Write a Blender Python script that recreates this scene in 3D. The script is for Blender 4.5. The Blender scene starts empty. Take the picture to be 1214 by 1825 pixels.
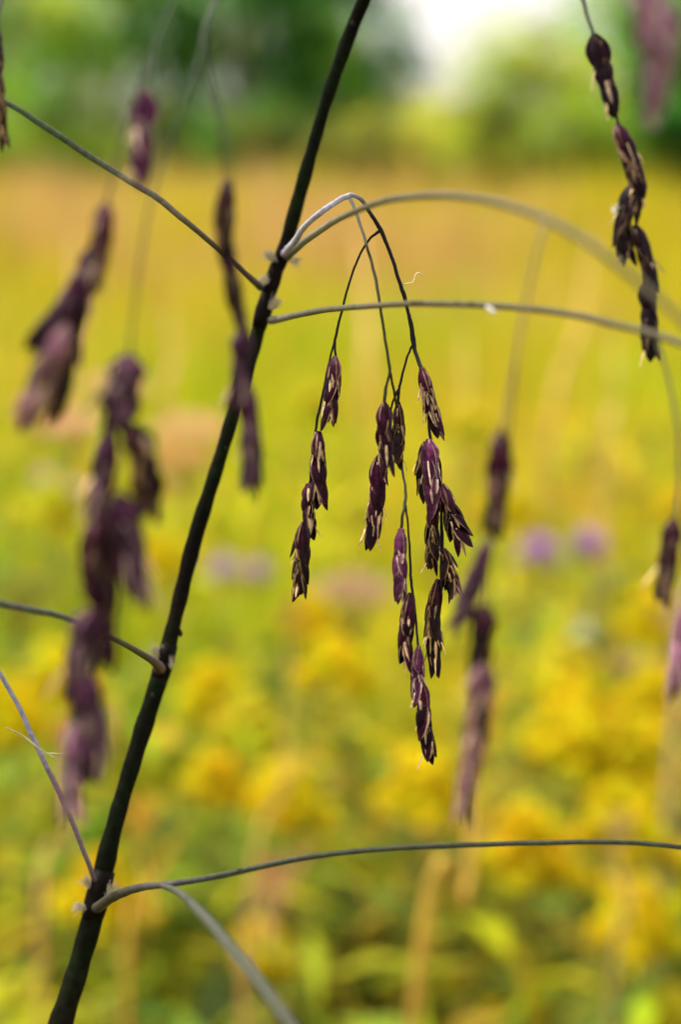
import bpy, math, random
import numpy as np
from mathutils import Vector

random.seed(7)
rng = np.random.default_rng(11)
scene = bpy.context.scene
COL = scene.collection

# ------------------------------------------------------------------ camera
FPX, CX, CY = 4256.0, 607.0, 912.5
PITCH = math.atan((912.5 - 240) / FPX)
CAM = Vector((0, 0, 1.30))
RIGHT = Vector((1, 0, 0))
FWD = Vector((0, math.cos(PITCH), -math.sin(PITCH)))
UP = Vector((0, math.sin(PITCH), math.cos(PITCH)))


def P(px, py, z):
    return CAM + (FWD + RIGHT * ((px - CX) / FPX) + UP * ((CY - py) / FPX)) * z


def on_plane(px, py, h):
    d = FWD + RIGHT * ((px - CX) / FPX) + UP * ((CY - py) / FPX)
    return CAM + d * ((h - CAM.z) / d.z)


def at_dist(px, py, dist):
    d = FWD + RIGHT * ((px - CX) / FPX) + UP * ((CY - py) / FPX)
    return CAM + d * (dist / d.y)


cd = bpy.data.cameras.new('camera')
cam = bpy.data.objects.new('camera', cd)
COL.objects.link(cam)
cam.location = CAM
cam.rotation_euler = (math.pi / 2 - PITCH, 0, 0)
cd.sensor_fit = 'VERTICAL'
cd.sensor_height = 36
cd.sensor_width = 24
cd.lens = FPX / 1825 * 36
cd.clip_start = 0.01
cd.clip_end = 2000
cd.dof.use_dof = True
cd.dof.focus_distance = 0.35
cd.dof.aperture_fstop = cd.lens / 5.4
scene.camera = cam

# ------------------------------------------------------------------ light
SUN_EL, SUN_AZ = math.radians(58), math.radians(-72)      # azimuth from +Y towards +X
w = bpy.data.worlds.new('World')
scene.world = w
w.use_nodes = True
nt = w.node_tree
bg = nt.nodes['Background']
sky = nt.nodes.new('ShaderNodeTexSky')
sky.sky_type = 'NISHITA'
sky.sun_disc = False
sky.sun_elevation = SUN_EL
sky.sun_rotation = SUN_AZ
sky.dust_density = 3.0
# thin bright cloud over most of the sky
wtc = nt.nodes.new('ShaderNodeTexCoord')
wmap = nt.nodes.new('ShaderNodeMapping')
wmap.inputs['Scale'].default_value = (1, 1, 2.5)
wn = nt.nodes.new('ShaderNodeTexNoise')
wn.inputs['Scale'].default_value = 2.2
wn.inputs['Detail'].default_value = 6
wr = nt.nodes.new('ShaderNodeMapRange')
wr.inputs['From Min'].default_value = .30
wr.inputs['From Max'].default_value = .55
wr.inputs['To Min'].default_value = .7
wr.inputs['To Max'].default_value = 1.0
wmix = nt.nodes.new('ShaderNodeMix')
wmix.data_type = 'RGBA'
wmix.inputs[7].default_value = (6.3, 5.75, 5.8, 1)
nt.links.new(wtc.outputs['Generated'], wmap.inputs[0])
nt.links.new(wmap.outputs[0], wn.inputs['Vector'])
nt.links.new(wn.outputs['Fac'], wr.inputs['Value'])
nt.links.new(wr.outputs[0], wmix.inputs[0])
nt.links.new(sky.outputs[0], wmix.inputs[6])
nt.links.new(wmix.outputs[2], bg.inputs[0])
bg.inputs[1].default_value = 0.14
sd = bpy.data.lights.new('sun', 'SUN')
sd.energy = 3.6
sd.angle = math.radians(0.6)
sd.color = (1.0, 0.95, 0.86)
sun = bpy.data.objects.new('sun', sd)
COL.objects.link(sun)
sdir = Vector((math.sin(SUN_AZ) * math.cos(SUN_EL), math.cos(SUN_AZ) * math.cos(SUN_EL), math.sin(SUN_EL)))
sun.rotation_euler = sdir.to_track_quat('Z', 'Y').to_euler()
sun.location = (3, 6, 12)
vs = scene.view_settings
vs.view_transform = 'Standard'
vs.look = 'None'
vs.exposure = 0.62
vs.gamma = 1
scene.cycles.use_denoising = True
scene.cycles.max_bounces = 8
scene.cycles.transmission_bounces = 4
scene.cycles.use_fast_gi = False


# ------------------------------------------------------------------ materials
def mat(name, rough=0.6, trans=0.0, noise=0.25, nscale=40.0, spec=0.3, sheen=0.0, bump=0.0):
    """Pigment from the mesh's colour attribute, broken up by 3D noise; optional leaf translucency."""
    m = bpy.data.materials.new(name)
    m.use_nodes = True
    t = m.node_tree
    b = t.nodes['Principled BSDF']
    out = t.nodes['Material Output']
    a = t.nodes.new('ShaderNodeAttribute')
    a.attribute_name = 'Col'
    n = t.nodes.new('ShaderNodeTexNoise')
    n.inputs['Scale'].default_value = nscale
    n.inputs['Detail'].default_value = 3
    tc = t.nodes.new('ShaderNodeTexCoord')
    t.links.new(tc.outputs['Object'], n.inputs['Vector'])
    mr = t.nodes.new('ShaderNodeMapRange')
    mr.inputs['From Min'].default_value = 0.25
    mr.inputs['From Max'].default_value = 0.75
    mr.inputs['To Min'].default_value = 1 - noise
    mr.inputs['To Max'].default_value = 1 + noise
    t.links.new(n.outputs['Fac'], mr.inputs['Value'])
    vm = t.nodes.new('ShaderNodeVectorMath')
    vm.operation = 'SCALE'
    t.links.new(a.outputs['Color'], vm.inputs[0])
    t.links.new(mr.outputs[0], vm.inputs['Scale'])
    t.links.new(vm.outputs[0], b.inputs['Base Color'])
    b.inputs['Roughness'].default_value = rough
    b.inputs['Specular IOR Level'].default_value = spec
    if sheen:
        b.inputs['Sheen Weight'].default_value = sheen
    if bump:
        bp = t.nodes.new('ShaderNodeBump')
        bp.inputs['Strength'].default_value = bump
        bp.inputs['Distance'].default_value = 0.0002
        t.links.new(n.outputs['Fac'], bp.inputs['Height'])
        t.links.new(bp.outputs[0], b.inputs['Normal'])
    if trans:
        tr = t.nodes.new('ShaderNodeBsdfTranslucent')
        t.links.new(vm.outputs[0], tr.inputs['Color'])
        mx = t.nodes.new('ShaderNodeMixShader')
        mx.inputs[0].default_value = trans
        t.links.new(b.outputs[0], mx.inputs[1])
        t.links.new(tr.outputs[0], mx.inputs[2])
        t.links.new(mx.outputs[0], out.inputs['Surface'])
    return m


M_CULM = mat('culm_skin', 0.5, 0, 0.6, 700, 0.035)
M_BRANCH = mat('branch_skin', 0.5, 0.0, 0.35, 1200, 0.18)
M_SPIKE = mat('spikelet_scales', 0.45, 0.16, 0.6, 1600, 0.09, 0.0, 0.3)
M_HAIR = mat('axil_hair', 0.7, 0.35, 0.1, 900, 0.2)
M_LEAF = mat('leaf', 0.75, 0.45, 0.25, 9, 0.1)
M_GRASS = mat('dry_grass', 0.85, 0.45, 0.2, 3, 0.05)
M_FLOWER = mat('petals', 0.8, 0.5, 0.1, 30, 0.05)
M_STEM = mat('stem', 0.7, 0.0, 0.25, 25, 0.2)
M_BARK = mat('bark', 0.85, 0.0, 0.4, 14, 0.1)
M_CROWN = mat('crown_leaf', 0.75, 0.5, 0.25, 2.2, 0.08)


# ------------------------------------------------------------------ mesh helpers
class MB:
    def __init__(s):
        s.v, s.f, s.c = [], [], []

    def add(s, verts, faces, cols):
        o = len(s.v)
        s.v += [tuple(v) for v in verts]
        s.f += [tuple(i + o for i in f) for f in faces]
        s.c += [tuple(c) for c in cols]

    def build(s, name, material, parent=None, origin=None, smooth=True):
        origin = Vector(origin) if origin is not None else Vector((0, 0, 0))
        me = bpy.data.meshes.new(name)
        me.from_pydata([(v[0] - origin.x, v[1] - origin.y, v[2] - origin.z) for v in s.v], [], s.f)
        ca = me.color_attributes.new('Col', 'FLOAT_COLOR', 'POINT')
        flat = np.ones((len(s.v), 4), np.float32)
        flat[:, :3] = np.array(s.c, np.float32)[:, :3]
        ca.data.foreach_set('color', flat.ravel())
        if smooth:
            me.polygons.foreach_set('use_smooth', [True] * len(me.polygons))
        me.materials.append(material)
        return link(name, me, parent, origin)


def lerp(a, b, t):
    return tuple(x + (y - x) * t for x, y in zip(a, b))


def world_of(o):
    p = Vector(o.location)
    while o.parent:
        o = o.parent
        p = p + Vector(o.location)
    return p


def link(name, me, parent=None, origin=(0, 0, 0)):
    o = bpy.data.objects.new(name, me)
    COL.objects.link(o)
    o.location = Vector(origin)
    if parent is not None:
        o.parent = parent
        o.location = Vector(origin) - world_of(parent)
    return o


def tag(o, label=None, cat=None, group=None, kind=None):
    if label:
        o['label'] = label
    if cat:
        o['category'] = cat
    if group:
        o['group'] = group
    if kind:
        o['kind'] = kind
    return o


def empty(name, loc, label, cat, group=None):
    o = link(name, None, None, loc)
    o.empty_display_size = 0.05
    return tag(o, label, cat, group)


def arr_mesh(name, V, F, C, material):
    """numpy mesh: V (n,3), F (m,4) quads, C (n,3)"""
    me = bpy.data.meshes.new(name)
    me.vertices.add(len(V))
    me.vertices.foreach_set('co', np.ascontiguousarray(V, np.float32).ravel())
    me.loops.add(F.size)
    me.loops.foreach_set('vertex_index', np.ascontiguousarray(F, np.int32).ravel())
    me.polygons.add(len(F))
    me.polygons.foreach_set('loop_start', np.arange(0, F.size, F.shape[1], dtype=np.int32))
    me.update(calc_edges=True)
    ca = me.color_attributes.new('Col', 'FLOAT_COLOR', 'POINT')
    c4 = np.ones((len(V), 4), np.float32)
    c4[:, :3] = C
    ca.data.foreach_set('color', c4.ravel())
    me.materials.append(material)
    me.validate()
    return me


def catmull(pts, n):
    """pts: list of tuples (any length); n samples per span"""
    A = np.array(pts, float)
    if len(A) == 2:
        return np.array([A[0] + (A[1] - A[0]) * k / n for k in range(n + 1)])
    E = np.vstack([2 * A[0] - A[1], A, 2 * A[-1] - A[-2]])
    out = []
    for i in range(1, len(E) - 2):
        p0, p1, p2, p3 = E[i - 1], E[i], E[i + 1], E[i + 2]
        for k in range(n):
            t = k / n
            out.append(0.5 * (2 * p1 + (p2 - p0) * t + (2 * p0 - 5 * p1 + 4 * p2 - p3) * t * t + (3 * p1 - p0 - 3 * p2 + p3) * t ** 3))
    out.append(A[-1])
    return np.array(out)


def tube(mb, pts, rad, col, sides=8, wob=0.0, cap=True):
    """pts Vectors, rad list, col single or list"""
    n = len(pts)
    V, C, F = [], [], []
    ref = Vector((0.31, 0.82, 0.47)).normalized()
    for i, p in enumerate(pts):
        d = (pts[min(i + 1, n - 1)] - pts[max(i - 1, 0)])
        d = d.normalized() if d.length > 1e-9 else Vector((0, 0, 1))
        a = d.cross(ref).normalized()
        b = d.cross(a)
        c = col[i] if isinstance(col, list) else col
        for k in range(sides):
            th = 2 * math.pi * k / sides
            r = rad[i] * (1 + wob * random.uniform(-1, 1))
            V.append(p + a * (math.cos(th) * r) + b * (math.sin(th) * r))
            C.append(c)
    for i in range(n - 1):
        for k in range(sides):
            k2 = (k + 1) % sides
            F.append((i * sides + k, i * sides + k2, (i + 1) * sides + k2, (i + 1) * sides + k))
    if cap:
        F.append(tuple(reversed(range(sides))))
        F.append(tuple((n - 1) * sides + k for k in range(sides)))
    mb.add(V, F, C)


def ZD(z):
    """spread the hanging strings in depth about the plane of focus"""
    d = .35 - z
    return z if d < 0 else .35 - (d * 1.36 if d < .085 else .1156 + (d - .085) * .6)


def strand(mb, ctrl, col, sides=7, n=7, wob=0.0, kink=0.0):
    """ctrl: (px, py, depth, width px[, colour key]) -> smooth tapering tube"""
    S = catmull([c[:4] for c in ctrl], n)
    if kink:
        ph = random.uniform(0, 9)
        S[1:-1, 0] += [kink * (math.sin(k * .9 + ph) * .6 + random.uniform(-.5, .5)) for k in range(1, len(S) - 1)]
        S[1:-1, 1] += [kink * (math.sin(k * .7 + ph * 2) * .6 + random.uniform(-.5, .5)) for k in range(1, len(S) - 1)]
    pts = [P(s[0], s[1], ZD(s[2])) for s in S]
    rad = [max(s[3], 0.6) * ZD(s[2]) / FPX / 2 for s in S]
    if isinstance(col, list):
        CC = catmull(col, n)
        cols = [tuple(max(x, 0.001) for x in c) for c in CC]
    else:
        cols = col
    tube(mb, pts, rad, cols, sides, wob)
    return pts


# ------------------------------------------------------------------ the grass plant
NEARBLACK = (0.0025, 0.0025, 0.0015)
DARKGREEN = (0.006, 0.011, 0.002)
GREYGREEN = (0.10, 0.11, 0.07)
TANGREY = (0.26, 0.21, 0.12)
LIT_LILAC = (0.30, 0.26, 0.34)
LIT_PALE = (0.36, 0.36, 0.42)

CD = 0.030      # the stem stands this much behind the plane of focus
culm_ctrl = [(705, -170, .350, 27), (680, -90, .351, 30), (655, -15, .352, 32), (632, 40, .353, 33), (602, 120, .354, 33), (576, 200, .355, 33),
             (547, 300, .356, 34), (522, 390, .357, 34), (507, 445, .358, 37), (486, 500, .358, 36), (468, 560, .358, 37), (445, 640, .358, 36),
             (412, 750, .357, 36), (380, 855, .356, 37), (347, 960, .355, 38), (316, 1085, .354, 39), (292, 1180, .353, 43), (268, 1258, .352, 43),
             (230, 1380, .350, 45), (196, 1500, .348, 47), (172, 1605, .347, 54), (140, 1722, .346, 58), (106, 1830, .345, 60), (60, 1990, .345, 61), (15, 2160, .345, 61)]
base = P(15, 2160, .345 + CD)
foot = Vector((base.x - 0.10, base.y + 0.02, 0.0))
plant = empty('grass_plant', foot, 'tall dark stemmed grass with arching branches and drooping purple black seed heads', 'grass plant')

mb = MB()
S = catmull([c[:4] for c in culm_ctrl], 8)
S[:, 3] *= [.71 + .04 * math.sin(q[1] * .021) + .03 * math.sin(q[1] * .083 + 1) for q in S]
pts = [P(s[0], s[1], s[2] + CD) for s in S]
rad = [s[3] * (s[2] + CD) / FPX / 2 for s in S]
last = pts[-1]
dlast = (pts[-1] - pts[-2]).normalized()
for k in range(1, 25):
    t = k / 24
    p = (1 - t) ** 3 * last + 3 * (1 - t) ** 2 * t * (last + dlast * 0.25) + 3 * (1 - t) * t * t * (foot + Vector((0.01, 0, 0.4))) + t ** 3 * foot
    pts.append(p)
    rad.append(rad[len(S) - 1] * (1 + 0.4 * t))
cc = [lerp(lerp(NEARBLACK, DARKGREEN, .5 + .5 * math.sin(i * .21) * math.sin(i * .057 + 1)), (.008, .005, .004), max(0, math.sin(i * .113 + .6)) ** 3 * .6) for i in range(len(pts))]
tube(mb, pts, rad, cc, 16, 0.025)
# node collars on the stem
for (px, py, z, wd) in ((505, 450, .358, 40), (486, 505, .358, 41), (470, 556, .358, 43), (289, 1192, .353, 49), (171, 1612, .347, 61)):
    k = min(range(len(S)), key=lambda i: abs(S[i][1] - py))
    a, b = pts[k], pts[k + 2]
    dd = (b - a).normalized()
    r = wd * .745 * (z + CD) / FPX / 2
    rp = [a + dd * (r * q) for q in (-2.4, -1.2, -.4, .5, 1.6)]
    tube(mb, rp, [r * .86, r * .92, r * .97, r * .94, r * .84], [(0.006, 0.004, 0.003)] * 5, 16, 0.03)
# small scars and bumps along the stem
for (px, py, z, s_) in ((321, 1128, .353, 9), (330, 1010, .354, 7), (272, 1240, .351, 8), (628, 42, .352, 8), (402, 800, .355, 6), (548, 268, .355, 5), (212, 1452, .348, 7)):
    z += CD
    c0 = P(px, py, z)
    r = s_ * z / FPX / 2
    tube(mb, [c0 + UP * (-r * 1.6), c0 + UP * (-r * .8), c0, c0 + UP * (r * .9), c0 + UP * (r * 1.6)], [r * .2, r * .8, r, r * .7, r * .15], (0.02, 0.016, 0.012), 7, 0.15)
culm = mb.build('culm', M_CULM, plant, base)

# pale hair cushions in the branch axils
for (px, py, z, ang, ln, wdt, nh) in ((480, 462, .349, 145, 22, 14, 60), (462, 500, .349, 200, 15, 20, 70), (514, 462, .351, -20, 22, 8, 30), (496, 548, .350, 50, 22, 14, 60), (277, 1172, .347, 110, 24, 16, 60),
                                  (290, 1188, .345, 80, 18, 9, 30), (158, 1616, .340, 185, 20, 12, 55), (160, 1580, .341, 120, 22, 10, 40), (197, 1600, .341, 65, 30, 10, 45), (520, 440, .352, 40, 20, 7, 20)):
    mb = MB()
    k = min(range(len(S)), key=lambda i: abs(S[i][1] - py))
    px = S[k][0] + math.copysign(S[k][3] * .5, px - S[k][0])       # sits on the stem's edge
    z = S[k][2] + CD - .001
    c0 = P(px, py, z)
    u = z / FPX
    for k in range(int(nh * 1.6)):
        a = math.radians(ang + random.gauss(0, 20))
        L = ln * random.uniform(0.4, 1.15) * u
        d = RIGHT * math.cos(a) + UP * math.sin(a) - FWD * random.uniform(-.4, .6)
        o = c0 + (RIGHT * random.gauss(0, wdt * .2) + UP * random.gauss(0, wdt * .2)) * u + FWD * random.gauss(0, 5) * u
        tube(mb, [o, o + d * L * .5 + UP * L * .08, o + d * L], [.55 * u, .5 * u, .25 * u],
             (0.58, 0.53, 0.36), 4, 0, False)
    mb.build('axil_tuft', M_HAIR, culm, c0)


# ---- spikelets: overlapping boat-shaped scales set alternately on a short axis
PAL = {
    'dark':   dict(keel=(0.013, 0.003, 0.006), flank=(0.036, 0.005, 0.016), edge=(0.56, 0.39, 0.21), glume=(0.058, 0.007, 0.027), tip=(0.05, 0.022, 0.010)),
    'black':  dict(keel=(0.009, 0.005, 0.005), flank=(0.020, 0.008, 0.007), edge=(0.46, 0.30, 0.11), glume=(0.036, 0.006, 0.014), tip=(0.04, 0.018, 0.005)),
    'jet':    dict(keel=(0.006, 0.004, 0.005), flank=(0.016, 0.006, 0.010), edge=(0.12, 0.08, 0.045), glume=(0.020, 0.004, 0.010), tip=(0.02, 0.01, 0.006)),
    'bright': dict(keel=(0.042, 0.009, 0.028), flank=(0.110, 0.030, 0.070), edge=(0.66, 0.50, 0.38), glume=(0.110, 0.022, 0.070), tip=(0.09, 0.03, 0.03)),
    'soft':   dict(keel=(0.030, 0.011, 0.022), flank=(0.075, 0.032, 0.055), edge=(0.30, 0.22, 0.17), glume=(0.060, 0.012, 0.040), tip=(0.07, 0.035, 0.025)),
    'pink':   dict(keel=(0.170, 0.070, 0.110), flank=(0.320, 0.160, 0.210), edge=(0.55, 0.42, 0.36), glume=(0.260, 0.090, 0.180), tip=(0.36, 0.22, 0.20)),
    'tan':    dict(keel=(0.100, 0.045, 0.050), flank=(0.210, 0.110, 0.100), edge=(0.52, 0.38, 0.25), glume=(0.130, 0.045, 0.080), tip=(0.28, 0.16, 0.08)),
}


def scale_leaf(mb, rnd, o, d, keel, L, W, wrap, pal, flare, glume=False, nt_=12, ns=13):
    d = d.normalized()
    keel = (keel - d * keel.dot(d)).normalized()
    side = d.cross(keel)
    tintv = rnd.choice((.45, .7, .95, 1.15, 1.5)) if not glume else rnd.uniform(.85, 1.2)
    V, C, F = [], [], []
    edge_w = rnd.uniform(0.70, 0.97)
    streak = [rnd.uniform(.55, 1.5) for _ in range(ns)]
    asym = rnd.uniform(-.15, .15)
    for i in range(nt_):
        t = i / (nt_ - 1)
        tm = .48 if glume else .36
        if t < tm:
            wt = (0.22 if glume else 0.66) + (0.78 if glume else 0.34) * math.sin(math.pi / 2 * t / tm)
        else:
            wt = max(math.cos(math.pi / 2 * (t - tm) / (1 - tm)), 0.0) ** (0.6 if glume else 0.74)
        wv = W * wt
        bul = W * 0.12 * math.sin(math.pi * min(t * 1.15, 1)) + flare * L * t * t
        for j in range(ns):
            s = -1 + 2 * j / (ns - 1)
            ang = (s + asym * (1 - s * s)) * wrap
            rib = 1 + 0.05 * math.cos(s * 9.4)
            p = o + d * (L * t) + keel * (bul + wv * rib * (math.cos(ang) - 0.72)) + side * (wv * rib * math.sin(ang))
            V.append(p)
            a = abs(s)
            if glume:
                c = lerp(pal['glume'], pal['flank'], 0.4 * a)
                c = lerp(c, pal['keel'], 0.55 if a < 0.18 else 0)
                if a > 0.86:
                    c = lerp(c, pal['edge'], 0.45)
            else:
                c = lerp(pal['keel'], pal['flank'], min(1, a * 1.6))
                if 0.36 < a < .55:
                    c = lerp(c, pal['keel'], .6)
                e = max(0.0, (a - edge_w) / (1 - edge_w))
                c = lerp(c, pal['edge'], min(1, e * 1.7))
                if t > .8:
                    c = lerp(c, pal['tip'], (t - .8) / .2)
            C.append(tuple(x * tintv * streak[j] for x in c))
    for i in range(nt_ - 1):
        for j in range(ns - 1):
            F.append((i * ns + j, i * ns + j + 1, (i + 1) * ns + j + 1, (i + 1) * ns + j))
    mb.add(V, F, C)


def spikelet(parent, axis, wpx, z, pal='dark', seed=0, roll=None, spread=1.0, anthers=None, z2=None, open_=0.0):
    rnd = random.Random(seed * 131 + 7)
    husk = .3 if pal == 'jet' else .35 if z < .30 else .62
    dull_edge = z < .30 and pal in ('dark', 'black', 'soft')
    pal = dict(PAL[pal])
    if dull_edge:                       # near strings: pale margins mixed toward the flank colour
        pal['edge'] = lerp(pal['edge'], pal['flank'], .65)
    wpx *= 1.85 if z < .276 else 1.62 if z < .30 else 1.48
    z = ZD(z)
    z2 = z if z2 is None else z2
    n = len(axis)
    axis = [(axis[0][0] - .05 * (axis[1][0] - axis[0][0]), axis[0][1] - .03 * (axis[1][1] - axis[0][1]))] + list(axis[1:])
    A = catmull([(a[0], a[1], z + (z2 - z) * i / (n - 1)) for i, a in enumerate(axis)], 8)
    pp = [P(*a) for a in A]
    seg = [0.0]
    for a, b in zip(pp, pp[1:]):
        seg.append(seg[-1] + (b - a).length)
    L = seg[-1]
    Wt = wpx * z / FPX

    def at(u):
        s = u * L
        for i in range(len(seg) - 1):
            if seg[i + 1] >= s:
                q = (s - seg[i]) / max(seg[i + 1] - seg[i], 1e-9)
                return pp[i].lerp(pp[i + 1], q), (pp[i + 1] - pp[i]).normalized()
        return pp[-1], (pp[-1] - pp[-2]).normalized()

    if roll is None:
        roll = rnd.uniform(-50, 50)
    roll = math.radians(roll)
    mb = MB()
    # inner axis
    core = [at(u)[0] for u in (0.0, .1, .25, .5, .7, .85)]
    tube(mb, core, [Wt * .05, Wt * .12, Wt * .2, Wt * .24, Wt * .15, Wt * .05], tuple(x * .8 for x in pal['keel']), 8, 0.1)
    ratio = L / Wt
    nf = max(11, min(20, int(round(ratio * 4.6))))
    ll = L * min(0.36, max(0.22, 1.15 / ratio))
    span = L * 1.06 - ll
    # glumes
    for k in range(2):
        p, d = at(0.0)
        side = d.cross(FWD).normalized()
        nrm = side.cross(d).normalized()
        sgn = 1 if k == 0 else -1
        b = side * math.cos(roll) * sgn + nrm * math.sin(roll) * sgn
        scale_leaf(mb, rnd, p + b * Wt * .03, d + b * .10, b, ll * rnd.uniform(1.0, 1.3), Wt * .38, 1.5, pal, .02, True)
    for i in range(nf):
        u = (i + .15) / nf * (span / L)
        p, d = at(min(u, .98))
        side = d.cross(FWD).normalized()
        nrm = side.cross(d).normalized()
        sgn = 1 if i % 2 == 0 else -1
        rr = roll + rnd.gauss(0, .5)
        b = (side * math.cos(rr) + nrm * math.sin(rr)) * sgn
        tp = (1 - .22 * (i / nf) ** 2) * min(1, .62 + .38 * i / (nf * .3))
        lf = ll * rnd.uniform(.88, 1.15)
        scale_leaf(mb, rnd, p + b * Wt * .05, d + b * (rnd.uniform(.10, .28) + open_) * spread, b, lf, Wt * .335 * tp * rnd.uniform(.85, 1.1), rnd.uniform(1.15, 1.5), pal,
                   rnd.uniform(-.06, .06) * spread)
        # papery inner scale showing between the outer ones
        if rnd.random() < husk:
            f = nrm * (-1 if nrm.dot(FWD) > 0 else 1)
            b2 = (f + b * rnd.uniform(-.5, .5)).normalized()
            ip = dict(keel=lerp(pal['edge'], (0.8, .62, .40), rnd.uniform(0, .6)), flank=pal['edge'], edge=pal['flank'], glume=pal['edge'], tip=pal['edge'])
            scale_leaf(mb, rnd, p + b * Wt * rnd.uniform(-.12, .12) + b2 * Wt * .19 + d * lf * .22, d + b2 * rnd.uniform(.0, .12) + b * rnd.uniform(-.12, .12), b2, lf * rnd.uniform(.5, .85),
                       Wt * rnd.uniform(.045, .10), 1.0, ip, .01, False, 8, 5)
    # dried cream husks poking out at the sides
    for k in range(anthers if anthers is not None else rnd.randint(0, 2)):
        p, d = at(rnd.uniform(.25, .9))
        side = d.cross(FWD).normalized() * (-1 if rnd.random() < .75 else 1)
        b = (side - FWD * rnd.uniform(-.2, .6)).normalized()
        ip = dict(keel=(.62, .44, .22), flank=(.72, .54, .30), edge=(.66, .48, .24), glume=(.6, .4, .2), tip=(.7, .52, .28))
        scale_leaf(mb, rnd, p + b * Wt * .22, d + b * rnd.uniform(.25, .6), b, Wt * rnd.uniform(.4, .75), Wt * rnd.uniform(.05, .09), 1.1, ip, 0, False, 7, 5)
    return mb.build('spikelet', M_SPIKE, parent, pp[0])


_seed = [0]


def branch(strands, spikes, label=None, material=M_BRANCH):
    """strands: list of (control list, colour or colour list); spikes: spikelet argument tuples"""
    mb = MB()
    first = None
    for k, (ctrl, col) in enumerate(strands):
        if k == 0:
            ctrl = [(c[0], c[1], c[2] + CD * q, c[3]) for c, q in zip(ctrl, [.95, .6, .25] + [0] * len(ctrl))]
        p = strand(mb, [(c[0], c[1], c[2], c[3] * (.78 if c[2] < .335 else .92)) for c in ctrl], col, wob=0.03, kink=.45)
        first = first or p[0]
    o = mb.build('panicle_branch', material, culm_parent, first)
    if label:
        o['label'] = label
    for sp in spikes:
        _seed[0] += 1
        axis, wpx, z = sp[:3]
        kw = dict(sp[3]) if len(sp) > 3 else {}
        kw.setdefault('seed', _seed[0])
        spikelet(o, axis, wpx, z, **kw)
    return o


culm_parent = plant
F0 = .350
BK = (0.005, 0.005, 0.004)
BG = (0.014, 0.020, 0.005)

# sharp central branch
main = [(508, 452, .356, 17), (524, 432, .354, 14), (545, 402, .352, 12), (570, 380, F0, 12), (600, 359, F0, 11.5), (618, 350, F0, 12), (630, 348, F0, 9), (646, 358, F0, 8.5), (664, 386, F0, 8),
        (679, 410, F0, 9), (690, 436, F0, 7.5), (702, 468, F0, 7.5), (713, 505, F0, 7.5), (720, 524, F0, 9), (727, 553, F0, 7), (733, 585, F0, 7), (737, 612, F0, 8.5), (743, 634, F0, 8), (752, 658, F0, 8.5)]
mcol = [LIT_LILAC, (.42, .42, .47), LIT_PALE, LIT_PALE, LIT_PALE, (.38, .38, .42), (.22, .22, .23), (.10, .10, .09)] + [BK] * 9 + [(.03, .035, .03), (.045, .055, .045)]  # light from above is put into the pale colours of the bend
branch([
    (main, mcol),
    ([(752, 656, .353, 6), (758, 700, .354, 5), (764, 745, .353, 6), (768, 784, .352, 6), (777, 800, .3525, 5), (785, 830, .3525, 5), (787, 870, .353, 5), (787, 915, .353, 6), (788, 960, .353, 8), (788, 1005, .353, 9), (788, 1040, .353, 9), (784, 1060, .353, 8)], BK),
    ([(727, 553, F0, 5), (734, 572, F0, 3.5), (739, 600, F0, 3.5), (742, 626, F0, 4)], BK),
    # left fork
    ([(679, 411, F0, 8), (668, 418, F0, 5.5), (655, 431, F0, 5), (637, 464, F0, 4.6), (621, 510, F0, 4.6), (609, 556, F0, 5), (599, 597, F0, 5.5), (597, 616, F0, 5), (599, 638, F0, 5)], BK),
    ([(599, 598, F0, 5), (591, 628, .351, 4), (583, 662, .352, 4), (574, 710, .3525, 5), (566, 745, .353, 5.5), (562, 775, .353, 5), (557, 830, .353, 5), (549, 880, .353, 5), (541, 938, .353, 4)], BK),
    # right short fork
    ([(738, 612, F0, 6), (731, 624, F0, 4.6), (724, 643, F0, 4.6), (716, 674, F0, 5), (711, 698, F0, 6), (710, 720, F0, 6)], BK),
    ([(712, 690, F0, 4), (704, 707, F0, 4.5), (698, 725, .351, 4), (690, 760, .3535, 4), (682, 800, .3535, 4), (676, 816, .352, 4)], BK),
], [
    ([(597, 636), (592, 700), (580, 773)], 37, F0, dict(pal='dark', roll=25)),
    ([(567, 770), (567, 835), (573, 914)], 35, .3505, dict(pal='dark', roll=-20)),
    ([(551, 862), (550, 905), (556, 966)], 30, .353, dict(pal='dark', roll=35)),
    ([(540, 932), (537, 1000), (531, 1078)], 34, F0, dict(pal='black', roll=-35)),
    ([(752, 656), (766, 715), (784, 786)], 33, F0, dict(pal='dark', roll=15, anthers=4)),
    ([(764, 784), (770, 850), (774, 928)], 38, .3495, dict(pal='bright', roll=38)),
    ([(756, 788), (752, 840), (760, 898)], 22, .352, dict(pal='black', roll=20)),
    ([(788, 864), (806, 918), (832, 990)], 34, .3495, dict(pal='dark', roll=-12, spread=1.5, open_=.07)),
    ([(772, 902), (771, 955), (770, 1026)], 31, .351, dict(pal='black', roll=-30)),
    ([(791, 978), (801, 1018), (817, 1074)], 27, .3495, dict(pal='black', roll=20, spread=1.5, open_=.06)),
    ([(780, 1034), (772, 1110), (777, 1210)], 34, F0, dict(pal='black', roll=-25, anthers=6)),
    ([(710, 717), (711, 770), (709, 838)], 26, .351, dict(pal='black', roll=25)),
    ([(676, 812), (672, 880), (659, 982)], 34, .352, dict(pal='dark', roll=-55, anthers=9)),
], 'sharp central branch, top light painted pale at its bend, with black forks')

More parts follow.
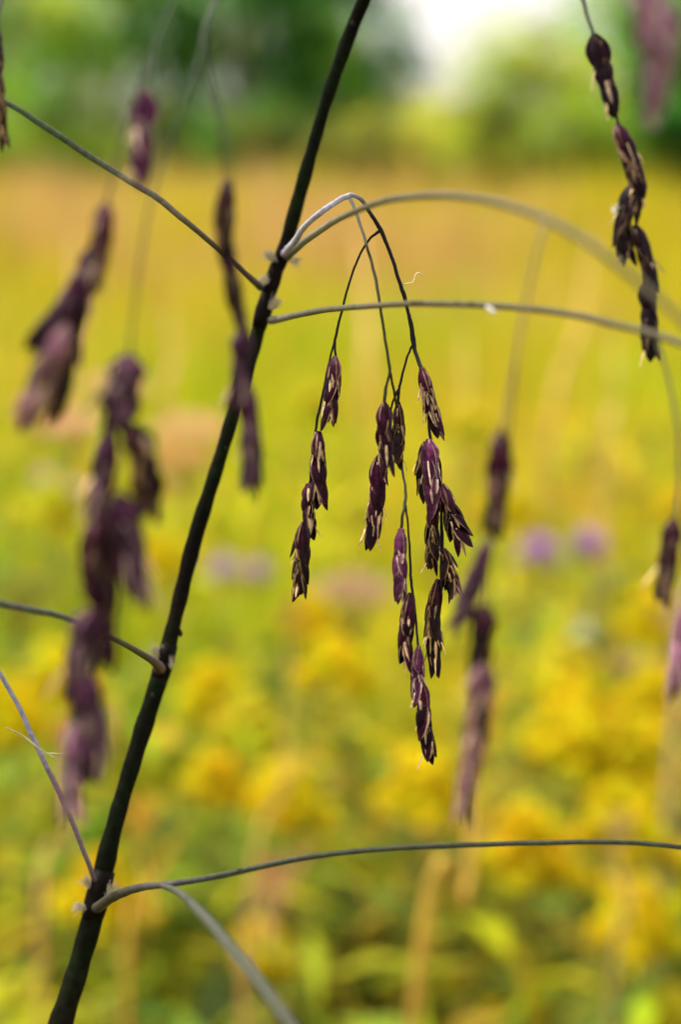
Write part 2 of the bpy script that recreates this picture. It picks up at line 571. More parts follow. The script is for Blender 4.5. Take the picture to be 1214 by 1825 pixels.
# greenish middle branch, just off the plane of focus
MZ = .341
branch([
    ([(624, 352, .349, 9), (630, 366, .347, 7), (638, 388, .345, 6.5), (650, 425, .344, 6), (661, 462, .343, 6), (670, 498, .342, 6.5), (677, 540, MZ, 6), (684, 585, MZ, 6), (690, 625, MZ, 6), (695, 662, MZ, 6.5), (690, 682, MZ, 5.5), (687, 700, MZ, 7), (685, 722, MZ, 7)],
     [(.05, .05, .04)] + [(.035, .04, .012)] * 12),
    ([(694, 655, MZ, 5), (699, 680, .343, 5), (704, 705, .345, 5), (709, 745, .354, 5), (713, 800, .355, 5), (718, 842, .352, 5), (723, 872, .346, 5.5), (722, 898, .344, 6.5), (718, 918, .343, 6), (715, 945, .343, 6)], BG),
    ([(723, 900, .344, 5), (727, 930, .344, 4), (730, 972, .345, 4.5), (732, 1010, .346, 5), (733, 1035, .346, 6), (738, 1070, .346, 5), (742, 1110, .347, 5), (746, 1158, .346, 5)], BK),
], [
    ([(685, 718), (686, 780), (691, 856)], 35, MZ, dict(pal='dark', roll=-40)),
    ([(715, 943), (713, 1010), (717, 1080)], 30, .343, dict(pal='bright', roll=30)),
    ([(731, 1058), (724, 1125), (723, 1194)], 34, .343, dict(pal='dark', roll=-28)),
    ([(746, 1152), (745, 1200), (748, 1272)], 30, .343, dict(pal='bright', roll=-20)),
    ([(752, 1215), (757, 1280), (767, 1362)], 31, .343, dict(pal='dark', roll=35)),
], 'greenish middle branch hanging just short of sharp focus')

# right arching branches
ARC = (.105, .10, .05)
branch([
    ([(512, 458, .356, 16), (535, 437, .350, 14), (575, 407, .338, 14), (625, 380, .325, 15), (690, 357, .310, 16), (770, 348, .296, 17), (850, 353, .285, 18), (920, 370, .277, 19), (990, 398, .270, 20), (1060, 440, .264, 18), (1130, 495, .259, 17), (1214, 568, .254, 16), (1300, 660, .25, 14)],
     [(.05, .05, .04), (.12, .12, .08), (.2, .19, .13)] + [ARC] * 10),
    ([(975, 392, .271, 12), (965, 425, .270, 9), (950, 480, .270, 8), (930, 580, .270, 8), (910, 690, .270, 8), (895, 775, .270, 8)], (.24, .19, .10)),
    ([(925, 600, .272, 5), (918, 680, .274, 5), (908, 780, .277, 6), (890, 900, .278, 7), (872, 980, .278, 7), (864, 1090, .277, 7), (858, 1200, .277, 6)], (.12, .09, .05)),
], [
    ([(893, 768), (888, 860), (876, 968)], 45, .270, dict(pal='dark', roll=-30)),
    ([(872, 962), (845, 1040), (805, 1142)], 32, .272, dict(pal='soft', roll=20)),
    ([(866, 1078), (858, 1140), (850, 1222)], 42, .271, dict(pal='black', roll=40)),
    ([(862, 1185), (850, 1290), (838, 1385)], 48, .270, dict(pal='tan', roll=-38)),
    ([(842, 1330), (832, 1400), (826, 1482)], 36, .270, dict(pal='tan', roll=25)),
], 'pale beige arching branch, blurred, with a long hanging string of seed heads')
branch([
    ([(484, 571, .356, 17), (505, 567, .353, 14), (560, 555, .344, 13), (650, 546, .331, 14), (760, 541, .318, 15), (880, 545, .308, 16), (1000, 557, .300, 17), (1110, 581, .294, 17), (1180, 600, .290, 17), (1260, 628, .286, 16)],
     [(.05, .05, .04), (.12, .11, .08)] + [(.10, .09, .042)] * 8),
    ([(1168, 598, .291, 10), (1186, 650, .290, 8), (1200, 710, .289, 8), (1210, 780, .288, 8), (1210, 870, .288, 8), (1203, 935, .287, 9)], (.10, .10, .05)),
    ([(868, 546, .308, 9), (876, 552, .304, 12), (883, 558, .302, 4)], (.42, .40, .36)),
], [
    ([(1203, 925), (1192, 1000), (1176, 1090)], 46, .287, dict(pal='dark', roll=-35)),
    ([(1222, 1080), (1216, 1150), (1204, 1250)], 40, .284, dict(pal='pink', roll=20)),
], 'nearly level beige branch below the arch, blurred')

# left branches
branch([([(464, 512, .357, 15), (440, 490, .353, 12), (392, 446, .349, 11), (340, 402, .346, 12), (280, 353, .343, 13), (220, 316, .340, 13), (150, 272, .338, 13), (90, 232, .335, 13), (30, 194, .333, 13), (-40, 155, .33, 12)],
         [(.03, .02, .02), (.05, .03, .035), (.06, .05, .045), (.14, .12, .08), (.16, .15, .1), (.13, .15, .09), (.09, .12, .07), (.08, .12, .07), (.08, .12, .07), (.08, .1, .07)])], [],
       'thin branch sloping up from the stem toward a green tree')
branch([([(285, 1192, .352, 24), (272, 1178, .348, 16), (230, 1153, .340, 12), (180, 1127, .333, 13), (120, 1102, .326, 15), (60, 1088, .321, 17), (-30, 1070, .316, 18)],
         [(.08, .03, .05), (.06, .03, .04), (.04, .045, .03), (.05, .06, .03), (.07, .09, .05), (.08, .1, .06), (.08, .1, .06)])], [])
branch([([(168, 1568, .346, 10), (150, 1520, .344, 10), (120, 1445, .342, 11), (88, 1378, .341, 11), (58, 1315, .340, 10), (28, 1250, .340, 9.5), (-25, 1160, .339, 9)],
         [(.16, .11, .16)] + [(.26, .21, .29)] * 3 + [(.25, .26, .34)] * 3),
        ([(98, 1352, .340, 3), (70, 1335, .339, 4), (40, 1312, .339, 4), (10, 1297, .338, 2.5)], (.5, .45, .22)),
        ([(76, 1342, .341, 2), (105, 1344, .341, 3), (140, 1346, .342, 1.5)], (.5, .45, .22))], [],
       'lilac grey thin branch with a pale wisp')
branch([([(172, 1618, .344, 22), (198, 1600, .338, 20), (240, 1584, .336, 17), (290, 1577, .334, 16), (330, 1572, .333, 15), (400, 1559, .333, 14.5), (520, 1533, .333, 14), (650, 1516, .333, 13.5), (800, 1507, .333, 13), (950, 1503, .333, 12.5), (1100, 1501, .333, 12.5), (1230, 1511, .333, 12)],
         [(.05, .045, .04), (.03, .03, .025), (.04, .04, .035), (.07, .065, .06), (.06, .06, .055)] + [(.045, .055, .03)] * 7),
        ([(285, 1577, .334, 12), (320, 1592, .325, 18), (365, 1635, .308, 26), (415, 1695, .294, 29), (465, 1757, .283, 29), (520, 1830, .274, 28), (580, 1920, .268, 26)], [(.06, .06, .05)] + [(.06, .068, .045)] * 6),
        ([(440, 1700, .31, 4), (500, 1790, .305, 4), (545, 1850, .30, 4)], (.1, .11, .06))], [],
       'long low grey green branch with a forked blurred arm')

# branches that leave the stem above the frame
branch([
    ([(700, -150, .350, 15), (600, -170, .335, 14), (500, -130, .315, 14), (420, -60, .300, 15), (372, 30, .287, 11), (365, 62, .284, 9)], (.035, .05, .025)),
    ([(366, 50, .284, 9), (352, 110, .280, 6), (325, 185, .276, 6), (295, 265, .273, 6), (268, 360, .270, 7), (250, 460, .268, 7), (238, 560, .267, 7), (231, 640, .266, 8)], (.03, .045, .02)),
    ([(365, 60, .284, 8), (372, 120, .283, 6), (386, 190, .282, 7), (396, 250, .281, 6), (403, 330, .281, 6)], (.03, .04, .02)),
    ([(380, 150, .284, 4), (398, 210, .283, 4), (410, 280, .282, 4), (416, 340, .282, 4)], (.05, .06, .03)),
    ([(228, 640, .268, 8), (205, 780, .271, 7), (185, 960, .272, 8), (178, 1090, .272, 8), (168, 1200, .272, 8), (156, 1330, .272, 6)], (.08, .07, .04)),
    ([(404, 470, .283, 8), (420, 560, .284, 8), (432, 640, .284, 8), (442, 700, .284, 8)], (.03, .02, .02)),
], [
    ([(404, 320), (402, 400), (406, 486)], 40, .281, dict(pal='black', roll=-20)),
    ([(406, 450), (417, 520), (432, 598)], 33, .281, dict(pal='black', roll=30)),
    ([(434, 585), (428, 660), (418, 748)], 44, .281, dict(pal='soft', roll=-35)),
    ([(438, 680), (447, 780), (446, 898)], 42, .281, dict(pal='soft', roll=30)),
    ([(230, 632), (218, 700), (204, 790)], 72, .266, dict(pal='soft', roll=30)),
    ([(240, 758), (258, 840), (262, 936)], 56, .265, dict(pal='black', roll=-30)),
    ([(196, 770), (182, 850), (175, 950)], 54, .267, dict(pal='soft', roll=20)),
    ([(176, 920), (168, 1000), (172, 1092)], 59, .267, dict(pal='dark', roll=-20)),
    ([(210, 880), (232, 970), (246, 1086)], 59, .265, dict(pal='soft', roll=35)),
    ([(200, 960), (190, 1060), (186, 1200)], 38, .270, dict(pal='dark', roll=15)),
    ([(170, 1085), (148, 1150), (128, 1270)], 59, .262, dict(pal='soft', roll=-35)),
    ([(140, 1190), (160, 1290), (166, 1408)], 69, .262, dict(pal='soft', roll=30)),
    ([(132, 1290), (126, 1390), (130, 1480)], 46, .260, dict(pal='pink', roll=-20)),
], 'blurred branch drooping from above with two long heavy strings of seed heads')
branch([
    ([(690, -120, .351, 13), (560, -170, .330, 12), (420, -120, .305, 11), (330, -30, .288, 7), (285, 55, .279, 6), (269, 112, .275, 6), (258, 170, .274, 8)], (.035, .05, .025)),
    ([(274, 95, .276, 8), (240, 180, .272, 7), (215, 260, .271, 7), (197, 330, .270, 7), (188, 372, .270, 8), (170, 480, .272, 7), (140, 560, .272, 6), (110, 620, .272, 6)], (.04, .05, .02)),
], [
    ([(258, 162), (254, 245), (247, 340)], 40, .273, dict(pal='bright', roll=-85, anthers=2)),
    ([(187, 362), (180, 430), (164, 520)], 44, .270, dict(pal='dark', roll=25)),
    ([(172, 470), (120, 545), (36, 640)], 44, .270, dict(pal='soft', roll=-35)),
    ([(118, 580), (82, 670), (34, 776)], 46, .264, dict(pal='tan', roll=30)),
    ([(138, 540), (118, 640), (92, 756)], 38, .272, dict(pal='black', roll=-20)),
    ([(164, 440), (150, 520), (118, 620)], 40, .271, dict(pal='dark', roll=-30)),
    ([(120, 590), (80, 655), (52, 710)], 34, .268, dict(pal='soft', roll=20)),
], 'blurred branch with a rosy seed head over a splayed dark cluster')
branch([
    ([(705, -165, .350, 13), (800, -230, .345, 12), (920, -190, .335, 12), (1000, -90, .328, 12), (1036, -10, .325, 11), (1050, 36, .324, 10), (1063, 72, .323, 9)], [(.1, .1, .07)] * 5 + [(.08, .1, .06), (.04, .05, .03)]),
    ([(1066, 70, .325, 8), (1088, 150, .326, 7), (1104, 225, .325, 7), (1126, 320, .326, 7), (1135, 400, .326, 7), (1150, 500, .326, 7), (1160, 590, .325, 6)], BK),
], [
    ([(1060, 62), (1079, 135), (1104, 216)], 42, .323, dict(pal='jet', roll=70)),
    ([(1101, 222), (1124, 285), (1145, 358)], 42, .322, dict(pal='dark', roll=-30)),
    ([(1124, 330), (1113, 400), (1126, 480)], 38, .323, dict(pal='jet', roll=30, anthers=4)),
    ([(1133, 402), (1150, 455), (1164, 520)], 40, .3225, dict(pal='jet', roll=-30)),
    ([(1153, 500), (1158, 570), (1162, 646)], 36, .3225, dict(pal='jet', roll=40)),
    ([(1140, 300), (1136, 350), (1130, 398)], 30, .322, dict(pal='jet', roll=-10, anthers=3)),
], 'nearly sharp branch hanging as a string of near black seed heads')
branch([
    ([(712, -190, .349, 13), (860, -290, .320, 14), (1020, -280, .285, 14), (1130, -190, .25, 13), (1185, -80, .230, 12), (1196, 10, .221, 10), (1192, 40, .219, 10)], (.14, .12, .1)),
    ([(1160, -140, .24, 9), (1150, -40, .222, 9), (1148, 10, .218, 9)], (.14, .12, .1)),
], [
    ([(1195, 10), (1180, 100), (1156, 216)], 56, .218, dict(pal='pink', roll=-30)),
    ([(1150, -40), (1160, 50), (1188, 110)], 58, .215, dict(pal='pink', roll=30)),
], 'very blurred branch with pink seed heads')
branch([
    ([(695, -130, .351, 12), (520, -210, .345, 12), (300, -200, .335, 12), (100, -120, .327, 11), (10, -20, .322, 9), (-4, 60, .32, 8), (-4, 130, .32, 8)], (.08, .08, .05)),
], [
    ([(-5, 50), (-3, 110), (-2, 185)], 20, .321, dict(pal='dark', roll=-20)),
    ([(-4, 130), (0, 190), (9, 270)], 24, .319, dict(pal='black', roll=30)),
])

# a stray pale fibre caught on the branch, and specks of down
mb = MB()
fib = [(719, 506, .3498, 3), (728, 505, .349, 2.4), (736, 503, .349, 2.6), (739, 497, .349, 2.6), (741, 490, .349, 2.8), (746, 486, .349, 2.6), (751, 488, .349, 2.0), (755, 493, .349, 1.3)]
strand(mb, fib, (.80, .72, .45), 5, 5, .12)
tag(mb.build('plant_fibre', M_HAIR, None, P(719, 506, .3498)), 'tiny curled cream fibre sticking out from the sharp black branch', 'fibre')
mb = MB()
c0 = P(1098, 372, ZD(.322))
for k in range(26):
    d = Vector((random.gauss(0, 1), random.gauss(0, 1), random.gauss(0, 1))).normalized()
    tube(mb, [c0, c0 + d * .0004, c0 + d * .0008], [.00011, .00009, .00003], (.85, .82, .7), 4, 0, False)
tag(mb.build('seed_fluff', M_HAIR, None, c0), 'white speck of down stuck beside the string of near black seed heads', 'seed fluff')

# ------------------------------------------------------------------ ground
gm = bpy.data.materials.new('meadow_soil')
gm.use_nodes = True
t = gm.node_tree
b = t.nodes['Principled BSDF']
n1 = t.nodes.new('ShaderNodeTexNoise')
n1.inputs['Scale'].default_value = 3.0
n1.inputs['Detail'].default_value = 8
rp = t.nodes.new('ShaderNodeValToRGB')
rp.color_ramp.elements[0].position = .3
rp.color_ramp.elements[0].color = (.045, .04, .012, 1)
rp.color_ramp.elements[1].position = .7
rp.color_ramp.elements[1].color = (.16, .12, .035, 1)
tc = t.nodes.new('ShaderNodeTexCoord')
t.links.new(tc.outputs['Object'], n1.inputs['Vector'])
t.links.new(n1.outputs['Fac'], rp.inputs['Fac'])
t.links.new(rp.outputs['Color'], b.inputs['Base Color'])
b.inputs['Roughness'].default_value = .95
gx = np.concatenate([np.linspace(-600, -15, 6), np.linspace(-12, 12, 33), np.linspace(15, 600, 6)])
gy = np.concatenate([np.linspace(-300, -4, 5), np.linspace(-3, 45, 60), np.linspace(50, 900, 8)])
X, Y = np.meshgrid(gx, gy)
Z = 0.02 * np.sin(X * 1.3 + Y * .7) + .02 * np.sin(Y * 1.9 - X)
V = np.stack([X, Y, Z], -1).reshape(-1, 3)
nx = len(gx)
F = np.array([(j * nx + i, j * nx + i + 1, (j + 1) * nx + i + 1, (j + 1) * nx + i) for j in range(len(gy) - 1) for i in range(nx - 1)])
me = arr_mesh('ground', V, F, np.full((len(V), 3), .1), gm)
tag(link('ground', me), kind='structure')


# ------------------------------------------------------------------ meadow masses
def sample_zone(n, y0, y1, k=0.20, k0=1.0, power=1.0):
    """positions in a widening strip in front of the viewpoint"""
    y = y0 + (y1 - y0) * rng.random(n) ** power
    x = (rng.random(n) * 2 - 1) * (k * y + k0)
    return x, y


def patch(x, y, sc, seed):
    """smooth value noise over the meadow, 0..1: where the vegetation changes"""
    g = np.random.default_rng(seed).random((64, 64))
    u, v = x / sc + 31.3, y / sc + 7.7
    i, j = np.floor(u).astype(int), np.floor(v).astype(int)
    fu, fv = u - i, v - j
    fu, fv = fu * fu * (3 - 2 * fu), fv * fv * (3 - 2 * fv)
    q = lambda a, b: g[(i + a) % 64, (j + b) % 64]
    return (q(0, 0) * (1 - fu) + q(1, 0) * fu) * (1 - fv) + (q(0, 1) * (1 - fu) + q(1, 1) * fu) * fv


def blend(ca, cb, f):
    f = np.clip((f - .3) / .4, 0, 1)[:, None]
    return ca * (1 - f) + cb * f


def pick(cols, n, jit=.18):
    c = np.array(cols)[rng.integers(0, len(cols), n)]
    return np.clip(c * (1 + jit * rng.standard_normal((n, 1))) * (1 + .08 * rng.standard_normal((n, 3))), .004, .9)


def blade_mesh(name, x, y, h, wd, cols, lean=.35, z0=0.0, material=M_GRASS, levels=4):
    n = len(x)
    az = rng.random(n) * 2 * math.pi
    ln = np.abs(rng.standard_normal(n)) * lean
    fa = rng.random(n) * 2 * math.pi
    V = np.zeros((n, levels, 2, 3), np.float32)
    C = np.zeros((n, levels, 2, 3), np.float32)
    for l in range(levels):
        t = l / (levels - 1)
        cx = x + np.cos(az) * ln * h * t ** 1.8
        cy = y + np.sin(az) * ln * h * t ** 1.8
        cz = z0 + h * (t - .18 * ln * t * t)
        wv = wd * (1 - t ** 1.6 * .93) * .5
        for s in (0, 1):
            q = -1 if s == 0 else 1
            V[:, l, s, 0] = cx + np.cos(fa) * wv * q
            V[:, l, s, 1] = cy + np.sin(fa) * wv * q
            V[:, l, s, 2] = cz
            C[:, l, s] = cols
    idx = np.arange(n * levels * 2).reshape(n, levels, 2)
    F = np.stack([idx[:, :-1, 0], idx[:, :-1, 1], idx[:, 1:, 1], idx[:, 1:, 0]], -1).reshape(-1, 4)
    return arr_mesh(name, V.reshape(-1, 3), F, C.reshape(-1, 3), material)


def leaf_mesh(name, pos, L, wd, cols, material=M_LEAF, up=.35):
    """lance-shaped folded leaves (two quads wide at the middle)"""
    n = len(pos)
    az = rng.random(n) * 2 * math.pi
    el = up + .45 * rng.standard_normal(n)
    d = np.stack([np.cos(az) * np.cos(el), np.sin(az) * np.cos(el), np.sin(el)], -1)
    s = np.stack([-np.sin(az), np.cos(az), .25 * rng.standard_normal(n)], -1)
    nn = np.cross(d, s)
    L = L[:, None]
    wv = wd[:, None]
    p0 = pos
    p1 = pos + d * L * .45
    p2 = pos + d * L - nn * L * .16 * np.sign(nn[:, 2:3] + 1e-6)
    V = np.stack([p0, p1 + s * wv * .5 + nn * wv * .15, p1, p1 - s * wv * .5 + nn * wv * .15, p2], 1)
    C = np.repeat(cols[:, None, :], 5, 1)
    i = np.arange(n * 5).reshape(n, 5)
    F = np.concatenate([np.stack([i[:, 0], i[:, 1], i[:, 4], i[:, 2]], -1), np.stack([i[:, 0], i[:, 2], i[:, 4], i[:, 3]], -1)])
    return arr_mesh(name, V.reshape(-1, 3), F, C.reshape(-1, 3), material)


# far dry grass
x, y = sample_zone(60000, 7.0, 42, .21, 1.2, 1.25)
f1 = patch(x, y * .45, .9, 1)
h = (.56 + .22 * rng.random(len(x))) * (.50 + .95 * patch(x, y * .35, 1.1, 2) * np.clip(y / 18, .35, 1.15)) * (1 + .55 * rng.random(len(x)) ** 7)
cg = blend(pick([(.64, .43, .10), (.68, .47, .14), (.60, .40, .08), (.70, .46, .24), (.54, .33, .12)], len(x)),
           pick([(.60, .53, .02), (.54, .49, .025), (.68, .55, .03), (.46, .44, .03)], len(x)), f1)
me = blade_mesh('dry_grass', x, y, h, .010 + .012 * y / 20, cg, .30)
tag(link('dry_grass', me), 'dry golden meadow grass stretching back to the trees', kind='stuff')
# middle yellow-green grass
x, y = sample_zone(36000, 2.9, 9.0, .22, .9, 1.1)
f1 = .5 + 1.35 * (.55 * patch(x, y * .5, .42, 3) + .45 * patch(x, y * .4, .14, 6) - .5)
h = (.50 + .28 * rng.random(len(x))) * (.72 + .5 * patch(x, y * .5, .3, 4))
cg = blend(pick([(.50, .58, .010), (.60, .62, .012), (.38, .54, .012), (.24, .36, .012)], len(x)), pick([(.74, .60, .02), (.70, .54, .04), (.66, .44, .10), (.60, .55, .015)], len(x)), f1)
me = blade_mesh('yellow_grass', x, y, h, .012 + .004 * rng.random(len(x)), cg, .35)
tag(link('yellow_grass', me), 'yellow green grass filling the middle of the meadow', kind='stuff')
# near green undergrowth
x, y = sample_zone(15000, .9, 5.2, .24, .7)
hh = .08 + .60 * rng.random(len(x)) ** .8
pos = np.stack([x, y, hh], -1)
cg = blend(pick([(.18, .30, .025), (.26, .38, .025), (.10, .20, .025), (.05, .08, .015)], len(x)), pick([(.64, .60, .02), (.68, .54, .025), (.52, .54, .02), (.52, .34, .05)], len(x)), patch(x, y, .11, 5) + .12 * (y > 1.9))
me = leaf_mesh('undergrowth', pos, .06 + .09 * rng.random(len(x)), .014 + .022 * rng.random(len(x)), cg)
tag(link('undergrowth', me), 'green leafy undergrowth low in the near meadow', kind='stuff')
x, y = sample_zone(12000, 1.1, 4.2, .24, .7)
cg = blend(pick([(.62, .60, .02), (.70, .58, .02), (.70, .50, .06)], len(x)), pick([(.58, .60, .02), (.50, .52, .02), (.34, .38, .03)], len(x)), patch(x, y, .13, 8))
me = blade_mesh('low_grass', x, y, .3 + .38 * rng.random(len(x)), .007 + .006 * rng.random(len(x)), cg, .4)
tag(link('low_grass', me), 'low mixed grass blades among the near undergrowth', kind='stuff')


# ------------------------------------------------------------------ meadow plants that can be told apart
def lance(mb, o, d, L, W, col):
    side = d.cross(Vector((0, 0, 1)))
    side = side.normalized() if side.length > 1e-3 else Vector((1, 0, 0))
    nn = side.cross(d).normalized()
    V = [o, o + d * L * .35 + side * W * .5 + nn * W * .15, o + d * L * .35, o + d * L * .35 - side * W * .5 + nn * W * .15,
         o + d * L * .72 + side * W * .3 - nn * L * .04, o + d * L * .72 - nn * L * .05, o + d * L * .72 - side * W * .3 - nn * L * .04, o + d * L - nn * L * .16]
    F = [(0, 1, 2), (0, 2, 3), (1, 4, 5, 2), (2, 5, 6, 3), (4, 7, 5), (5, 7, 6)]
    mb.add(V, F, [tuple(c * random.uniform(.85, 1.15) for c in col)] * len(V))


def leafy_stem(root, h, lean, leafcol, stemcol, nleaf, L, W, top=.85):
    sm = MB()
    base_ = Vector(root.location)
    pts = [base_ + Vector((lean.x * t * t, lean.y * t * t, h * t)) for t in [k / 8 for k in range(9)]]
    tube(sm, pts, [.0032 * (1 - .5 * k / 8) for k in range(9)], stemcol, 6)
    sm.build('stem', M_STEM, root, base_)
    lm = MB()
    for k in range(nleaf):
        t = .12 + (top - .12) * k / max(nleaf - 1, 1)
        p = base_ + Vector((lean.x * t * t, lean.y * t * t, h * t))
        a = k * 2.4 + random.uniform(-.4, .4)
        d = Vector((math.cos(a), math.sin(a), random.uniform(.1, .7))).normalized()
        lance(lm, p, d, L * random.uniform(.7, 1.15) * (1.1 - .45 * t), W * random.uniform(.8, 1.2), leafcol)
    lm.build('foliage', M_LEAF, root, base_, False)
    return pts[-1]


def goldenrod(loc, h, plume, label, yellow=(.92, .78, .012), leafcol=(.20, .27, .03), group='goldenrod plants in the meadow'):
    root = empty('goldenrod', loc, label, 'goldenrod', group)
    lean = Vector((random.uniform(-.05, .05), random.uniform(-.05, .05), 0))
    top = leafy_stem(root, h, lean, leafcol, (.22, .20, .05), 26, .085, .016, .92)
    fm = MB()
    nb = 13
    for k in range(nb):
        t = k / nb
        o = top - Vector((0, 0, plume * 1.15 * (1 - t))) + Vector((0, 0, .01))
        a = k * 2.39 + random.uniform(-.3, .3)
        L = plume * (.75 * (1 - t) + .18)
        for q in range(11):
            u = (q + 1) / 11
            p = o + Vector((math.cos(a) * L * u, math.sin(a) * L * u, L * (.42 * u - .35 * u * u)))
            for _ in range(3):
                c = p + Vector((random.gauss(0, .005), random.gauss(0, .005), random.uniform(0, .012)))
                d1 = Vector((random.gauss(0, 1), random.gauss(0, 1), random.gauss(0, .7))).normalized() * random.uniform(.006, .012)
                d2 = d1.cross(Vector((random.gauss(0, 1), random.gauss(0, 1), random.gauss(0, 1)))).normalized() * random.uniform(.005, .010)
                cc_ = tuple(x * random.uniform(.8, 1.15) for x in yellow)
                up_ = d1.cross(d2).normalized() * .004
                fm.add([c - d1, c - d2 + up_, c + d1, c + d2 + up_, c + up_ * 2], [(0, 1, 4), (1, 2, 4), (2, 3, 4), (3, 0, 4)], [cc_] * 5)
        tube(fm, [o, o + Vector((math.cos(a) * L * .5, math.sin(a) * L * .5, L * .12)), o + Vector((math.cos(a) * L, math.sin(a) * L, L * .07))], [.0016, .0012, .0007], (.32, .30, .04), 4, 0, False)
    fm.build('flower_plume', M_FLOWER, root, top, False)
    return root


def place(px, py, h):
    p = on_plane(px, py, h)
    return Vector((p.x, p.y, 0.0))


YEL = (.82, .70, .015)
OCH = (.80, .64, .015)
PALEY = (.76, .70, .04)
# plume centre pixel, height of plume top, plume length, colour, label
GR = [
    (1050, 1275, .80, .085, YEL, 'broad bright goldenrod plume beside the tan hanging seed heads, largest yellow patch'),
    (985, 1330, .78, .070, YEL, 'goldenrod plume leaning against the broad bright yellow patch, lower edge'),
    (1110, 1330, .77, .070, YEL, 'goldenrod plume at the far side of the broad bright yellow patch'),
    (1120, 1110, .80, .070, OCH, 'orange yellow goldenrod plume just under the lilac flower heads'),
    (1180, 1250, .78, .060, YEL, 'goldenrod plume at the picture edge under the single dark seed head'),
    (1190, 1440, .76, .075, YEL, 'goldenrod plume at the picture edge above the long low branch'),
    (980, 1460, .76, .070, OCH, 'ochre goldenrod plume resting just above the long low branch'),
    (1195, 1660, .72, .060, YEL, 'lowest bright goldenrod plume at the picture edge under the long low branch'),
    (455, 1380, .76, .040, OCH, 'small round orange yellow goldenrod head between dark stem and central seed heads'),
    (560, 1395, .76, .050, YEL, 'goldenrod plume beside the small round orange head'),
    (355, 1215, .78, .060, YEL, 'goldenrod plume tucked close to the dark stem above the small round head'),
    (640, 1200, .80, .060, YEL, 'goldenrod plume showing between the sharp hanging seed heads'),
    (25, 1190, .78, .066, YEL, 'golden plume at the picture edge under the dark side branch'),
    (70, 1260, .77, .060, YEL, 'golden plume between the pale lilac branch and the blurred seed string'),
    (285, 1545, .72, .060, OCH, 'ochre goldenrod plume resting on the fork of the low branch'),
    (520, 1290, .78, .055, PALEY, 'pale yellow goldenrod plume above the small round orange head'),
    (690, 1400, .76, .060, YEL, 'goldenrod plume just below the lowest sharp seed head'),
    (560, 1115, .82, .050, OCH, 'ochre goldenrod plume under the leftmost sharp seed string'),
    (930, 1190, .80, .055, PALEY, 'pale yellow goldenrod plume beside the dark hanging string'),
    (880, 905, .84, .060, YEL, 'distant yellow goldenrod plume behind the blurred dark seed head'),
    (1190, 895, .84, .055, OCH, 'orange yellow goldenrod plume behind the single dark seed head'),
    (520, 720, .86, .060, PALEY, 'far pale goldenrod plume behind the sharp leftmost seed head'),
    (840, 760, .86, .070, PALEY, 'far pale goldenrod plume between central and blurred seed strings'),
    (60, 890, .84, .060, PALEY, 'far pale goldenrod plume behind the splayed dark cluster'),
    (430, 1740, .66, .036, OCH, 'ochre goldenrod plume low beside the forked blurred arm'),
    (1150, 1790, .64, .060, PALEY, 'pale yellow goldenrod plume in the lowest corner of the meadow'),
    (330, 985, .82, .05, YEL, 'goldenrod plume pressed behind the dark stem, above its little bump'),
]
for (px, py, h, pl, colr, lab) in GR:
    goldenrod(place(px, py - 10, h), h, pl * .70, lab, colr, random.choice([(.20, .27, .03), (.28, .32, .04), (.14, .22, .03)]))


def daisy_head(root, top, r, colr, name='flower_head', centre=(.35, .25, .05), fluffy=False):
    fm = MB()
    npet = 26 if not fluffy else 90
    for k in range(npet):
        a = k * 2.39996
        el = random.uniform(.15, .45) if not fluffy else math.asin(random.uniform(-.1, 1))
        d = Vector((math.cos(a) * math.cos(el), math.sin(a) * math.cos(el), math.sin(el)))
        lance(fm, top + d * r * .18, d, r * random.uniform(.75, 1.05), r * (.22 if not fluffy else .12), colr)
    fm.build(name, M_FLOWER, root, top, False)
    cm = MB()
    tube(cm, [top + Vector((0, 0, z_)) * r for z_ in (-.5, -.25, 0, .15, .24)], [r * .12, r * .30, r * .34, r * .24, r * .06], centre, 9, .08)
    cm.build('flower_centre', M_FLOWER, root, top)


def wildflower(name, px, py, h, r, colr, label, cat, group, heads=1, centre=(.35, .25, .05), fluffy=True, leafcol=(.18, .24, .05)):
    root = empty(name, place(px, py, h), label, cat, group)
    top = leafy_stem(root, h, Vector((0, 0, 0)), leafcol, (.2, .18, .06), 14, .08, .018, .85)
    daisy_head(root, top, r, colr, 'flower_head', centre, fluffy)
    for k in range(heads - 1):
        a = k * 2.1 + random.random()
        e = top + Vector((math.cos(a) * r * 2.0, math.sin(a) * r * 1.2, random.uniform(-r, r * .4)))
        sm = MB()
        tube(sm, [top - Vector((0, 0, r * 2.4)), top.lerp(e, .6) - Vector((0, 0, r)), e], [.0018, .0014, .001], (.2, .18, .06), 5)
        sm.build('side_stem', M_STEM, root, top)
        daisy_head(root, e, r * random.uniform(.75, 1.0), colr, 'flower_head', centre, fluffy)


